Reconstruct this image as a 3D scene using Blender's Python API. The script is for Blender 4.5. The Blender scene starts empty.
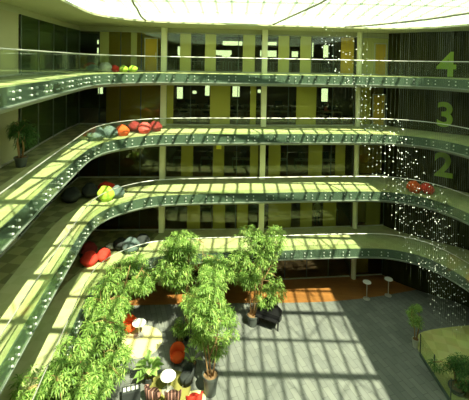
import bpy, bmesh, math, random
from mathutils import Vector, Matrix, noise
S = bpy.context.scene
COL = S.collection
rnd = random.Random(7)

# ------------------------------------------------------------------ camera
cam_d = bpy.data.cameras.new('camera')
cam = bpy.data.objects.new('camera', cam_d)
COL.objects.link(cam)
cam_d.sensor_fit = 'HORIZONTAL'
cam_d.sensor_width = 36.0
cam_d.lens = 36.0 * 370.06 / 469.0
cam_d.shift_y = -129.54 / 469.0
cam_d.clip_start = 0.05
cam_d.clip_end = 300
PITCH, ROLL = 0.0244, 0.0183
CZ = 15.175
fw = Vector((0, math.cos(PITCH), -math.sin(PITCH)))
up0 = Vector((0, math.sin(PITCH), math.cos(PITCH)))
rt0 = Vector((1, 0, 0))
rt = rt0 * math.cos(ROLL) + up0 * math.sin(ROLL)
up = -rt0 * math.sin(ROLL) + up0 * math.cos(ROLL)
M = Matrix((rt, up, -fw)).transposed().to_4x4()
M.translation = Vector((0, 0, CZ))
cam.matrix_world = M
S.camera = cam

# ------------------------------------------------------------------ sky, sun, exposure
W = bpy.data.worlds.new('sky')
S.world = W
W.use_nodes = True
wn = W.node_tree.nodes
wn['Background'].inputs[0].default_value = (0.84, 1.0, 0.76, 1)
wn['Background'].inputs[1].default_value = 2.4
sd = bpy.data.lights.new('sun', 'SUN')
sun = bpy.data.objects.new('sun', sd)
COL.objects.link(sun)
sd.energy = 16.0
sd.color = (0.98, 0.97, 0.70)
sd.angle = math.radians(0.55)
sun.rotation_euler = Vector((-0.40, 0.60, -1.0)).to_track_quat('-Z', 'Y').to_euler()
sun.location = (10, -15, 40)
S.view_settings.view_transform = 'Standard'
S.view_settings.look = 'None'
S.view_settings.gamma = 1
S.view_settings.exposure = 0.0
S.view_settings.use_curve_mapping = False
S.cycles.transparent_max_bounces = 24
S.cycles.max_bounces = 8
S.cycles.diffuse_bounces = 5
S.cycles.sample_clamp_indirect = 6

# ------------------------------------------------------------------ materials
def nm(name):
    m = bpy.data.materials.new(name)
    m.use_nodes = True
    nt = m.node_tree
    return m, nt, nt.nodes, nt.links

def mat(name, col, rough=0.6, metal=0.0, var=0.12, scale=3.0, spec=0.4):
    m, nt, N, L = nm(name)
    b = N['Principled BSDF']
    b.inputs['Roughness'].default_value = rough
    b.inputs['Metallic'].default_value = metal
    b.inputs['Specular IOR Level'].default_value = spec
    tc = N.new('ShaderNodeTexCoord'); no = N.new('ShaderNodeTexNoise')
    no.inputs['Scale'].default_value = scale
    no.inputs['Detail'].default_value = 3
    L.new(tc.outputs['Object'], no.inputs['Vector'])
    mx = N.new('ShaderNodeMix'); mx.data_type = 'RGBA'
    mx.inputs[6].default_value = tuple(c * (1 - var) for c in col) + (1,)
    mx.inputs[7].default_value = tuple(min(1, c * (1 + var)) for c in col) + (1,)
    L.new(no.outputs['Fac'], mx.inputs[0])
    L.new(mx.outputs[2], b.inputs['Base Color'])
    return m

def glass(name, tint, refl=0.10, body=(0.3, 0.4, 0.35), bodyfac=0.06):
    m, nt, N, L = nm(name)
    N.remove(N['Principled BSDF'])
    out = N['Material Output']
    tr = N.new('ShaderNodeBsdfTransparent'); tr.inputs[0].default_value = tint + (1,)
    gl = N.new('ShaderNodeBsdfGlossy'); gl.inputs['Roughness'].default_value = 0.03
    gl.inputs['Color'].default_value = (0.85, 0.95, 0.9, 1)
    df = N.new('ShaderNodeBsdfDiffuse'); df.inputs[0].default_value = body + (1,)
    lw = N.new('ShaderNodeLayerWeight'); lw.inputs[0].default_value = 0.25
    mr = N.new('ShaderNodeMath'); mr.operation = 'MULTIPLY_ADD'
    mr.inputs[1].default_value = 0.20; mr.inputs[2].default_value = refl * 0.4
    L.new(lw.outputs['Fresnel'], mr.inputs[0])
    m1 = N.new('ShaderNodeMixShader'); m1.inputs[0].default_value = bodyfac
    L.new(tr.outputs[0], m1.inputs[1]); L.new(df.outputs[0], m1.inputs[2])
    m2 = N.new('ShaderNodeMixShader')
    L.new(mr.outputs[0], m2.inputs[0]); L.new(m1.outputs[0], m2.inputs[1]); L.new(gl.outputs[0], m2.inputs[2])
    L.new(m2.outputs[0], out.inputs[0])
    return m

def m_tiles(name, c1, c2, mortar, w, h, rot=0.0, rough=0.45, msize=0.012):
    m, nt, N, L = nm(name)
    b = N['Principled BSDF']; b.inputs['Roughness'].default_value = rough
    tc = N.new('ShaderNodeTexCoord'); mp = N.new('ShaderNodeMapping')
    mp.inputs['Rotation'].default_value[2] = rot
    br = N.new('ShaderNodeTexBrick')
    br.inputs['Color1'].default_value = c1 + (1,); br.inputs['Color2'].default_value = c2 + (1,)
    br.inputs['Mortar'].default_value = mortar + (1,)
    br.inputs['Scale'].default_value = 1; br.inputs['Brick Width'].default_value = w
    br.inputs['Row Height'].default_value = h; br.inputs['Mortar Size'].default_value = msize
    L.new(tc.outputs['Object'], mp.inputs[0]); L.new(mp.outputs[0], br.inputs['Vector'])
    no = N.new('ShaderNodeTexNoise'); no.inputs['Scale'].default_value = 1.3; no.inputs['Detail'].default_value = 5
    L.new(tc.outputs['Object'], no.inputs['Vector'])
    mx = N.new('ShaderNodeMix'); mx.data_type = 'RGBA'; mx.blend_type = 'MULTIPLY'; mx.inputs[0].default_value = 0.5
    L.new(br.outputs[0], mx.inputs[6])
    cr = N.new('ShaderNodeValToRGB'); cr.color_ramp.elements[0].position = 0.3; cr.color_ramp.elements[1].position = 0.7
    cr.color_ramp.elements[0].color = (0.6, 0.6, 0.6, 1); cr.color_ramp.elements[1].color = (1, 1, 1, 1)
    L.new(no.outputs['Fac'], cr.inputs[0]); L.new(cr.outputs[0], mx.inputs[7])
    L.new(mx.outputs[2], b.inputs['Base Color'])
    return m

def m_checker(name, c1, c2, size, rot):
    m, nt, N, L = nm(name)
    b = N['Principled BSDF']; b.inputs['Roughness'].default_value = 0.95
    tc = N.new('ShaderNodeTexCoord'); mp = N.new('ShaderNodeMapping')
    mp.inputs['Rotation'].default_value[2] = rot
    mp.inputs['Location'].default_value[2] = 0.25
    ck = N.new('ShaderNodeTexChecker'); ck.inputs['Scale'].default_value = 1.0 / size
    ck.inputs[1].default_value = c1 + (1,); ck.inputs[2].default_value = c2 + (1,)
    L.new(tc.outputs['Object'], mp.inputs[0]); L.new(mp.outputs[0], ck.inputs[0])
    no = N.new('ShaderNodeTexNoise'); no.inputs['Scale'].default_value = 8
    mx = N.new('ShaderNodeMix'); mx.data_type = 'RGBA'; mx.blend_type = 'MULTIPLY'; mx.inputs[0].default_value = 0.35
    L.new(ck.outputs[0], mx.inputs[6]); L.new(no.outputs['Color'], mx.inputs[7])
    L.new(mx.outputs[2], b.inputs['Base Color'])
    return m

def m_stripes(name, cols, freq, axis=0, rough=0.8):
    m, nt, N, L = nm(name)
    b = N['Principled BSDF']; b.inputs['Roughness'].default_value = rough; b.inputs['Specular IOR Level'].default_value = 0.15
    tc = N.new('ShaderNodeTexCoord'); sp = N.new('ShaderNodeSeparateXYZ')
    L.new(tc.outputs['Object'], sp.inputs[0])
    mu = N.new('ShaderNodeMath'); mu.operation = 'MULTIPLY'; mu.inputs[1].default_value = freq
    L.new(sp.outputs[axis], mu.inputs[0])
    fr = N.new('ShaderNodeMath'); fr.operation = 'FRACT'; L.new(mu.outputs[0], fr.inputs[0])
    cr = N.new('ShaderNodeValToRGB'); cr.color_ramp.interpolation = 'CONSTANT'
    e = cr.color_ramp.elements
    while len(e) < len(cols): e.new(0.5)
    for i, c in enumerate(cols):
        e[i].position = i / len(cols); e[i].color = c + (1,)
    L.new(fr.outputs[0], cr.inputs[0]); L.new(cr.outputs[0], b.inputs['Base Color'])
    return m

def m_leaf(name, ca, cb, cc):
    m, nt, N, L = nm(name)
    b = N['Principled BSDF']; b.inputs['Roughness'].default_value = 0.45
    g = N.new('ShaderNodeNewGeometry'); cr = N.new('ShaderNodeValToRGB')
    e = cr.color_ramp.elements; e[0].color = ca + (1,); e[1].color = cc + (1,)
    x = e.new(0.55); x.color = cb + (1,)
    L.new(g.outputs['Random Per Island'], cr.inputs[0])
    L.new(cr.outputs[0], b.inputs['Base Color'])
    tl = N.new('ShaderNodeBsdfTranslucent'); L.new(cr.outputs[0], tl.inputs[0])
    mx = N.new('ShaderNodeMixShader'); mx.inputs[0].default_value = 0.38
    L.new(b.outputs[0], mx.inputs[1]); L.new(tl.outputs[0], mx.inputs[2])
    L.new(mx.outputs[0], N['Material Output'].inputs[0])
    return m

MT = {}
MT['fascia'] = mat('fascia steel', (0.085, 0.125, 0.10), 0.5, 0.0, 0.1)
MT['flange'] = mat('flange steel', (0.24, 0.28, 0.24), 0.5, 0.2, 0.08)
MT['ceiling'] = mat('ceiling paint', (0.44, 0.46, 0.29), 0.9, 0, 0.03, 1)
MT['slab'] = mat('slab paint', (0.30, 0.28, 0.20), 0.9, 0, 0.05, 1)
MT['column'] = mat('column paint', (0.86, 0.88, 0.62), 0.6, 0, 0.03)
MT['cream'] = mat('cream wall', (0.43, 0.42, 0.24), 0.8, 0, 0.04, 1)
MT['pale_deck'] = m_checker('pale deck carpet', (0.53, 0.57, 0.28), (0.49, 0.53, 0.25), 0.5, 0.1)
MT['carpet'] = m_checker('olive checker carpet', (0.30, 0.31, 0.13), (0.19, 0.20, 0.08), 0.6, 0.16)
MT['green_carpet'] = m_checker('green platform carpet', (0.62, 0.62, 0.24), (0.54, 0.54, 0.19), 0.6, 0.3)
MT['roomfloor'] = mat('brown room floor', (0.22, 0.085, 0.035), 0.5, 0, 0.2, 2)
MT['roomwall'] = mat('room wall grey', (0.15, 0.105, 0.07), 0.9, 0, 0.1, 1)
MT['stone'] = m_tiles('grey stone tiles', (0.21, 0.22, 0.205), (0.16, 0.17, 0.165), (0.10, 0.11, 0.105), 0.9, 0.3, math.radians(70))
MT['wood'] = m_tiles('orange timber floor', (0.36, 0.16, 0.045), (0.30, 0.125, 0.035), (0.2, 0.08, 0.02), 1.4, 0.14, 0.1, 0.4, 0.006)
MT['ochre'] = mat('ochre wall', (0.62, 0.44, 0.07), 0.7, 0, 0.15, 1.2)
MT['rail'] = mat('brushed steel rail', (0.60, 0.59, 0.56), 0.4, 0.6, 0.04)
MT['bolt'] = mat('steel bolt', (0.62, 0.66, 0.62), 0.3, 0.35, 0.03)
MT['rail_glass'] = glass('balustrade glass', (0.93, 0.96, 0.91), 0.03, (0.28, 0.36, 0.26), 0.015)
MT['win_glass'] = glass('window glass', (0.80, 0.82, 0.66), 0.08, (0.16, 0.2, 0.1), 0.03)
MT['dark_glass'] = glass('green tinted glass', (0.42, 0.52, 0.30), 0.10, (0.10, 0.15, 0.05), 0.35)
MT['roof_glass'] = glass('roof glass', (0.93, 0.96, 0.90), 0.02, (0.9, 0.95, 0.9), 0.10)
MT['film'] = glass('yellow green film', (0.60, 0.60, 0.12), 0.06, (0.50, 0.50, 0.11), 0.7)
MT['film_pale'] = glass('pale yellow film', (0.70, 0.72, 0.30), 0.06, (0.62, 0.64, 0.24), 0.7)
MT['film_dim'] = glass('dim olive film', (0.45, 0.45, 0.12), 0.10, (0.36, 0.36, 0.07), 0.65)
MT['film_ochre'] = glass('ochre film', (0.50, 0.38, 0.06), 0.06, (0.60, 0.44, 0.06), 0.8)
MT['mullion'] = mat('dark mullion', (0.10, 0.12, 0.10), 0.5, 0.2, 0.05)
MT['pale_mullion'] = mat('pale door frame', (0.45, 0.47, 0.36), 0.5, 0.1, 0.05)
MT['bar'] = mat('white roof bar', (0.88, 0.92, 0.88), 0.5, 0, 0.03)
_n = MT['bar'].node_tree; _t = _n.nodes.new('ShaderNodeBsdfTranslucent'); _t.inputs[0].default_value = (0.85, 0.9, 0.85, 1)
_m = _n.nodes.new('ShaderNodeMixShader'); _m.inputs[0].default_value = 0.45
_n.links.new(_n.nodes['Principled BSDF'].outputs[0], _m.inputs[1]); _n.links.new(_t.outputs[0], _m.inputs[2])
_n.links.new(_m.outputs[0], _n.nodes['Material Output'].inputs[0])
MT['truss'] = mat('olive roof pipe', (0.28, 0.27, 0.18), 0.5, 0, 0.05)
MT['numwall'] = m_stripes('dark slatted wall', [(0.030, 0.030, 0.007), (0.034, 0.034, 0.008), (0.026, 0.026, 0.006), (0.032, 0.032, 0.008)], 1.3, 0, 0.95)
MT['green_paint'] = mat('green numeral paint', (0.27, 0.43, 0.035), 0.9, 0, 0.05)
MT['white'] = mat('white laminate', (0.86, 0.86, 0.84), 0.35, 0, 0.02)
MT['black'] = mat('black lacquer', (0.012, 0.012, 0.014), 0.3, 0, 0.1)
MT['dark'] = mat('dark fabric', (0.025, 0.03, 0.03), 0.9, 0, 0.2)
MT['red'] = mat('red fabric', (0.62, 0.035, 0.02), 0.85, 0, 0.12)
MT['pink'] = mat('coral pink fabric', (0.85, 0.10, 0.10), 0.85, 0, 0.12)
MT['orange'] = mat('orange red fabric', (0.75, 0.10, 0.015), 0.85, 0, 0.12)
MT['maroon'] = mat('maroon fabric', (0.22, 0.02, 0.02), 0.85, 0, 0.15)
MT['lime'] = mat('lime fabric', (0.42, 0.62, 0.06), 0.85, 0, 0.12)
MT['slate'] = mat('slate fabric', (0.10, 0.14, 0.14), 0.85, 0, 0.12)
MT['grey'] = mat('pale grey fabric', (0.45, 0.50, 0.48), 0.85, 0, 0.1)
MT['pot'] = mat('charcoal pot', (0.06, 0.07, 0.065), 0.5, 0, 0.1)
MT['pot_pale'] = mat('pale pot', (0.45, 0.45, 0.38), 0.6, 0, 0.1)
MT['soil'] = mat('potting bark', (0.20, 0.12, 0.06), 1, 0, 0.5, 25)
MT['trunk'] = mat('tree bark', (0.40, 0.24, 0.11), 0.9, 0, 0.3, 12)
MT['leaf'] = m_leaf('long leaf', (0.11, 0.22, 0.04), (0.23, 0.40, 0.075), (0.46, 0.60, 0.17))
MT['leaf_dark'] = m_leaf('dark leaf', (0.03, 0.09, 0.02), (0.06, 0.16, 0.03), (0.12, 0.26, 0.05))
MT['leaf_pale'] = m_leaf('pale leaf', (0.25, 0.45, 0.10), (0.42, 0.62, 0.18), (0.60, 0.75, 0.30))
MT['rug_olive'] = mat('olive rug', (0.24, 0.22, 0.06), 1, 0, 0.12, 20)
MT['rug_cream'] = mat('cream rug', (0.72, 0.66, 0.32), 1, 0, 0.1, 20)
MT['stripe'] = m_stripes('striped upholstery', [(0.06, 0.03, 0.03), (0.42, 0.22, 0.18), (0.07, 0.035, 0.03), (0.10, 0.05, 0.04)], 7, 0)
MT['crystal'] = mat('clear crystal', (0.93, 0.96, 0.94), 0.15, 0.0, 0.02, spec=1.0)
MT['wire'] = mat('thin wire', (0.12, 0.15, 0.11), 0.7, 0.0, 0.02)
MT['monitor'] = mat('monitor plastic', (0.02, 0.022, 0.025), 0.3, 0, 0.1)
MT['desk'] = mat('pale desk top', (0.42, 0.40, 0.33), 0.5, 0, 0.06)
MT['desk_leg'] = mat('desk steel', (0.3, 0.3, 0.3), 0.4, 0.6, 0.05)
MT['skin'] = mat('skin', (0.55, 0.32, 0.22), 0.6, 0, 0.04)
MT['hair'] = mat('dark hair', (0.03, 0.02, 0.015), 0.7, 0, 0.2)
MT['shirt'] = mat('pale shirt', (0.75, 0.78, 0.72), 0.8, 0, 0.05)
MT['coralshirt'] = mat('coral shirt', (0.65, 0.22, 0.12), 0.8, 0, 0.05)
MT['trousers'] = mat('dark trousers', (0.02, 0.025, 0.035), 0.8, 0, 0.1)

def emis(name, col, st):
    m, nt, N, L = nm(name)
    b = N['Principled BSDF']
    b.inputs['Emission Color'].default_value = col + (1,); b.inputs['Emission Strength'].default_value = st
    return m
MT['lamp'] = emis('downlight lens', (1, 0.85, 0.6), 6)
MT['note'] = mat('yellow notice', (0.85, 0.85, 0.08), 0.8, 0, 0.03)
MT['screen'] = emis('lit screen', (0.6, 0.75, 0.9), 0.8)

# ------------------------------------------------------------------ mesh helpers
def box(bm, c, s, rz=0.0, rx=0.0):
    m = Matrix.Translation(c) @ Matrix.Rotation(rz, 4, 'Z') @ Matrix.Rotation(rx, 4, 'X') @ Matrix.Diagonal((s[0], s[1], s[2], 1))
    bmesh.ops.create_cube(bm, size=1, matrix=m)

def cyl(bm, c, r, h, r2=None, seg=20):
    bmesh.ops.create_cone(bm, cap_ends=True, segments=seg, radius1=r, radius2=r if r2 is None else r2, depth=h,
                          matrix=Matrix.Translation((c[0], c[1], c[2] + h / 2)))

def lathe(bm, prof, seg=24, c=(0, 0, 0)):
    rings = []
    for r, z in prof:
        rings.append([bm.verts.new((c[0] + r * math.cos(2 * math.pi * i / seg), c[1] + r * math.sin(2 * math.pi * i / seg), c[2] + z)) for i in range(seg)])
    for a, b in zip(rings, rings[1:]):
        for i in range(seg):
            j = (i + 1) % seg
            bm.faces.new((a[i], a[j], b[j], b[i]))
    if prof[0][0] > 1e-4: bm.faces.new(rings[0][::-1])
    if prof[-1][0] > 1e-4: bm.faces.new(rings[-1])

def tube(bm, pts, rads, seg=8):
    pts = [Vector(p) for p in pts]
    if not hasattr(rads, '__len__'): rads = [rads] * len(pts)
    rings = []
    for i, p in enumerate(pts):
        t = (pts[min(i + 1, len(pts) - 1)] - pts[max(i - 1, 0)]).normalized()
        a = t.cross(Vector((0, 0, 1)))
        if a.length < 0.05: a = t.cross(Vector((0, 1, 0)))
        a.normalize(); b = t.cross(a)
        rings.append([bm.verts.new(p + (a * math.cos(2 * math.pi * k / seg) + b * math.sin(2 * math.pi * k / seg)) * rads[i]) for k in range(seg)])
    for r0, r1 in zip(rings, rings[1:]):
        for k in range(seg):
            j = (k + 1) % seg
            bm.faces.new((r0[k], r0[j], r1[j], r1[k]))
    bm.faces.new(rings[0][::-1]); bm.faces.new(rings[-1])

def obj(name, bm, m, parent=None, smooth=False, bevel=0.0, loc=None):
    bmesh.ops.recalc_face_normals(bm, faces=bm.faces)
    me = bpy.data.meshes.new(name)
    bm.to_mesh(me); bm.free()
    if isinstance(m, str): m = MT[m]
    me.materials.append(m)
    if smooth:
        for p in me.polygons: p.use_smooth = True
    o = bpy.data.objects.new(name, me)
    COL.objects.link(o)
    if parent: o.parent = parent
    if loc: o.location = loc
    if bevel:
        b = o.modifiers.new('bevel', 'BEVEL'); b.width = bevel; b.segments = 2; b.limit_method = 'ANGLE'
    return o

def tag(o, label, cat, group=None, kind=None):
    o['label'] = label; o['category'] = cat
    if group: o['group'] = group
    if kind: o['kind'] = kind
    return o

def thing(name, label, cat, loc=(0, 0, 0), rz=0.0, group=None, kind=None):
    o = bpy.data.objects.new(name, None); COL.objects.link(o)
    o.location = loc; o.rotation_euler = (0, 0, rz); o.empty_display_size = 0.2
    return tag(o, label, cat, group, kind)

def dup(root, loc, rz=0.0, label=None, group=None, scale=None):
    r = root.copy(); COL.objects.link(r); r.location = loc; r.rotation_euler = (0, 0, rz)
    if label: r['label'] = label
    if group: r['group'] = group
    if scale: r.scale = scale
    for ch in list(root.children):
        c = ch.copy(); COL.objects.link(c); c.parent = r
        for g in list(ch.children):
            d = g.copy(); COL.objects.link(d); d.parent = c
    return r

def smooth_path(P, n=12):
    P = [Vector((p[0], p[1])) for p in P]; out = []
    for i in range(len(P) - 1):
        p0 = P[max(i - 1, 0)]; p1 = P[i]; p2 = P[i + 1]; p3 = P[min(i + 2, len(P) - 1)]
        for k in range(n):
            t = k / n
            out.append(0.5 * ((2 * p1) + (p2 - p0) * t + (2 * p0 - 5 * p1 + 4 * p2 - p3) * t * t + (3 * p1 - p0 - 3 * p2 + p3) * t ** 3))
    out.append(P[-1])
    return out

def resample(P, step):
    L = [0]
    for a, b in zip(P, P[1:]): L.append(L[-1] + (b - a).length)
    n = max(2, round(L[-1] / step)); out = []; j = 0
    for i in range(n + 1):
        s = L[-1] * i / n
        while j < len(P) - 2 and L[j + 1] < s: j += 1
        t = (s - L[j]) / max(1e-9, L[j + 1] - L[j])
        out.append(P[j].lerp(P[j + 1], t))
    return out

def offset(P, d):     # positive = towards the atrium void (right-hand side of the travel direction)
    out = []
    for i, p in enumerate(P):
        t = (P[min(i + 1, len(P) - 1)] - P[max(i - 1, 0)]).normalized()
        out.append(p + Vector((t.y, -t.x)) * d)
    return out

def sweep(bm, P, prof):
    rows = []
    for i, p in enumerate(P):
        t = (P[min(i + 1, len(P) - 1)] - P[max(i - 1, 0)]).normalized(); n = Vector((t.y, -t.x))
        rows.append([bm.verts.new((p.x + n.x * d, p.y + n.y * d, z)) for d, z in prof])
    k = len(prof)
    for a, b in zip(rows, rows[1:]):
        for i in range(k):
            j = (i + 1) % k
            bm.faces.new((a[i], b[i], b[j], a[j]))
    bm.faces.new(rows[0]); bm.faces.new(rows[-1][::-1])

def sheet(name, loops, z0, z1, m):
    """flat plate with holes between heights z0 and z1"""
    bm = bmesh.new(); es = []
    for lp in loops:
        vs = [bm.verts.new((p[0], p[1], z1)) for p in lp]
        for i in range(len(vs)): es.append(bm.edges.new((vs[i], vs[(i + 1) % len(vs)])))
    r = bmesh.ops.triangle_fill(bm, use_beauty=True, edges=es, normal=(0, 0, 1))
    fs = [f for f in bm.faces]
    if abs(z1 - z0) > 1e-6:
        ex = bmesh.ops.extrude_face_region(bm, geom=fs)
        vs = [g for g in ex['geom'] if isinstance(g, bmesh.types.BMVert)]
        bmesh.ops.translate(bm, verts=vs, vec=(0, 0, z0 - z1))
    return obj(name, bm, m)

def wall_strip(bm, P, z0, z1, th):
    Q = [Vector((p[0], p[1])) for p in P]
    sweep(bm, Q, [(0, z0), (0, z1), (-th, z1), (-th, z0)])

# ------------------------------------------------------------------ plan of the building
FH = 3.6
LV = [0, 3.6, 7.2, 10.8, 14.4]
TH = 0.66
CEIL = 17.35
EDGE = smooth_path([(-4.5, 0.3), (-5.2, 4.5), (-5.95, 9.6), (-6.38, 12.6), (-6.75, 15.4), (-6.98, 17.4), (-6.93, 18.7), (-6.5, 19.8), (-5.65, 20.75),
                    (-4.4, 21.5), (-2, 21.95), (0.5, 22.2), (4.2, 22.6), (7, 22.85), (9.3, 22.95), (10.7, 22.6), (11.7, 21.95), (12.35, 21.0),
                    (12.8, 19.8), (13.1, 18.4), (13.6, 15), (14.1, 9), (14.5, 0.3)], 6)
WFAR = [(-10.35, 24.6), (-4.72, 24.95), (2.02, 25.3), (8.67, 26.05), (10.9, 26.32)]
WLEFT = [(-8.2, 0), (-8.45, 3), (-9.15, 14.0), (-9.37, 16.2), (-9.75, 18.6), (-10.2, 22.0), (-10.35, 24.6)]
WNUM = [(10.9, 26.32), (11.4, 25.6), (12.3, 24.8), (13.5, 23.95), (14.75, 23.1), (15.6, 21.8), (16.1, 19.5), (16.6, 10), (16.9, 0)]
OUT = [(-16, -5), (-16, 33), (22, 33), (22, -5)]

# ------------------------------------------------------------------ ground floor
o = sheet('floor', [OUT], -0.3, 0.0, 'stone'); tag(o, 'grey stone tiled ground floor of the atrium', 'floor', kind='structure')
bnd = smooth_path([(-16, 21.5), (-9, 22.2), (-4.97, 22.56), (0.6, 22.9), (4.4, 23.05), (7.0, 23.3), (9.8, 23.86), (12.8, 24.7), (16.6, 25.85), (22, 27.4)], 6)
o = sheet('floor', [[tuple(p) for p in bnd] + [(22, 32.8), (-16, 32.8)]], 0.002, 0.012, 'wood'); tag(o, 'orange timber floor under the far galleries', 'floor', kind='structure')

# ------------------------------------------------------------------ galleries: slabs, carpets, fascias
edge_t = [tuple(p) for p in EDGE]
words = ['', 'first', 'second', 'third', 'fourth']
WALLLOOP = [tuple(p) for p in WLEFT] + [tuple(p) for p in WFAR[1:]] + [tuple(p) for p in WNUM[1:]]
for k in (1, 2, 3, 4):
    z = LV[k]
    o = sheet('floor', [OUT, edge_t], z - TH + 0.03, z - 0.02, 'slab')
    tag(o, 'concrete floor slab of the %s gallery and the rooms behind it' % words[k], 'floor slab', kind='structure')
    strip_in = offset(EDGE, -1.5)
    strip_in = [tuple(p) for p in strip_in]
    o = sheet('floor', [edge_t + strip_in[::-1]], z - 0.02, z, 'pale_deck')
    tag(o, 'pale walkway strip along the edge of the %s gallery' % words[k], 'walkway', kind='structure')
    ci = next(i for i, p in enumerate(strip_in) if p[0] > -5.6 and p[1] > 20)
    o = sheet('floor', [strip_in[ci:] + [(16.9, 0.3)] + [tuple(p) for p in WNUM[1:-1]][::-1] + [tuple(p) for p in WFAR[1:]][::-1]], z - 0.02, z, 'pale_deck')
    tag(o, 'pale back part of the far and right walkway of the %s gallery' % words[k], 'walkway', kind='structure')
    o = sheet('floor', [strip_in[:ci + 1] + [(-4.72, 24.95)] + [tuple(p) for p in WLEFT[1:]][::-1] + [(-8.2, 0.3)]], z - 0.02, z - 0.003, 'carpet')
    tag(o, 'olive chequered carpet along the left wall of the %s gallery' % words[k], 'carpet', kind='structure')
    o = sheet('floor', [[(-15.9, 24.75)] + [(p[0], p[1] + 0.12) for p in WFAR] + [(21.9, 27.2), (21.9, 32.7), (-15.9, 32.7)]], z - 0.02, z + 0.004, 'roomfloor')
    tag(o, 'brown room floor behind the glass of the %s gallery' % words[k], 'floor', kind='structure')
    bm = bmesh.new(); sweep(bm, EDGE, [(0.0, z + 0.0), (0.05, z + 0.0), (0.05, z - 0.50), (0.0, z - 0.50)])
    o = obj('trim_%d' % k, bm, 'fascia'); tag(o, 'dark green steel fascia around the edge of the %s gallery' % words[k], 'fascia', kind='structure')
    bm = bmesh.new(); sweep(bm, EDGE, [(0.13, z - 0.50), (0.13, z - 0.54), (-0.10, z - 0.70), (-0.10, z - 0.50)])
    o = obj('trim_%d' % (k + 4), bm, 'flange'); tag(o, 'pale sloping steel flange under the fascia of the %s gallery' % words[k], 'flange', kind='structure')

# ------------------------------------------------------------------ ceiling around the roof opening
o = sheet('ceiling', [OUT, edge_t], CEIL, CEIL + 0.10, 'ceiling'); tag(o, 'cream ceiling around the curved roof opening', 'ceiling', kind='structure')
bm = bmesh.new(); wall_strip(bm, WFAR, 17.06, CEIL, 0.3); wall_strip(bm, WLEFT, 17.06, CEIL, 0.3)
o = obj('trim_9', bm, 'ceiling'); tag(o, 'cream header beam above the top floor glass', 'beam', kind='structure')

# ------------------------------------------------------------------ outer walls
def wall_holes(bm, x0, x1, z0, z1, y, th, holes):
    xs = sorted({x0, x1} | {h[0] for h in holes} | {h[1] for h in holes})
    zs = sorted({z0, z1} | {h[2] for h in holes} | {h[3] for h in holes})
    for a, b in zip(xs, xs[1:]):
        for c, d in zip(zs, zs[1:]):
            mx, mz = (a + b) / 2, (c + d) / 2
            if any(h[0] < mx < h[1] and h[2] < mz < h[3] for h in holes): continue
            box(bm, (mx, y + th / 2, mz), (b - a, th, d - c))
H4 = [(-5.45, -4.80, 15.55, 16.45), (-2.60, -1.64, 16.55, 17.0), (-1.12, 0.69, 16.55, 17.0), (-2.60, -0.25, 15.51, 16.18), (2.30, 3.72, 16.63, 17.0),
      (2.2, 3.74, 15.6, 16.24), (5.0, 5.65, 15.62, 16.2), (6.66, 7.0, 15.66, 17.0), (7.8, 8.32, 15.6, 16.8),
      (-12.26, -12.02, 16.45, 16.9), (-11.9, -11.57, 16.5, 17.0), (-12.26, -12.02, 15.6, 16.2), (-11.9, -11.57, 15.5, 16.22)]
H3 = [(-5.28, -4.52, 11.74, 12.85), (-3.73, -3.3, 12.2, 12.55), (-2.62, -2.15, 12.05, 13.1), (-0.18, 0.52, 12.0, 13.0), (2.05, 2.45, 12.39, 12.75),
      (7.72, 8.38, 11.71, 12.95), (-12.13, -11.62, 12.04, 12.83), (1.38, 1.89, 12.29, 12.65)]
bm = bmesh.new()
wall_holes(bm, -16, 22, 14.4, CEIL, 32.7, 0.3, H4)
wall_holes(bm, -16, 22, 10.8, 14.4 - 0.02, 32.7, 0.3, H3)
box(bm, (3, 32.85, 5.3), (38, 0.3, 11.0))
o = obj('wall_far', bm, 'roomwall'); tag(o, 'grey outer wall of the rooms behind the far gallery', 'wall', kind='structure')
for n, (h, lev) in enumerate([(h, 'fourth') for h in H4] + [(h, 'third') for h in H3]):
    r = thing('window_%d' % (n + 1), 'small bright outer window across the room behind the %s gallery' % lev, 'window', ((h[0] + h[1]) / 2, 32.85, h[2]), 0, kind='structure')
    w, hh = h[1] - h[0], h[3] - h[2]
    bm = bmesh.new(); box(bm, (0, 0, hh / 2), (w, 0.02, hh)); obj('glass_pane', bm, 'roof_glass', r)
    bm = bmesh.new()
    box(bm, (0, 0, 0.02), (w, 0.08, 0.04)); box(bm, (0, 0, hh - 0.02), (w, 0.08, 0.04))
    for s in (-1, 1): box(bm, (s * (w / 2 - 0.02), 0, hh / 2), (0.04, 0.08, hh))
    obj('window_frame', bm, 'mullion', r)
bm = bmesh.new(); box(bm, (-16.15, 14, 8.7), (0.3, 38, 17.7)); o = obj('wall_left', bm, 'roomwall'); tag(o, 'outer wall beyond the rooms on the left', 'wall', kind='structure')
bm = bmesh.new(); box(bm, (22.15, 14, 8.7), (0.3, 38, 17.7)); o = obj('wall_right', bm, 'roomwall'); tag(o, 'outer wall on the right side', 'wall', kind='structure')
bm = bmesh.new(); box(bm, (3, -5.15, 8.7), (38, 0.3, 17.7)); o = obj('wall_near', bm, 'cream'); tag(o, 'wall behind the viewer', 'wall', kind='structure')  # unseen wall, added to close the building and control the light

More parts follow.
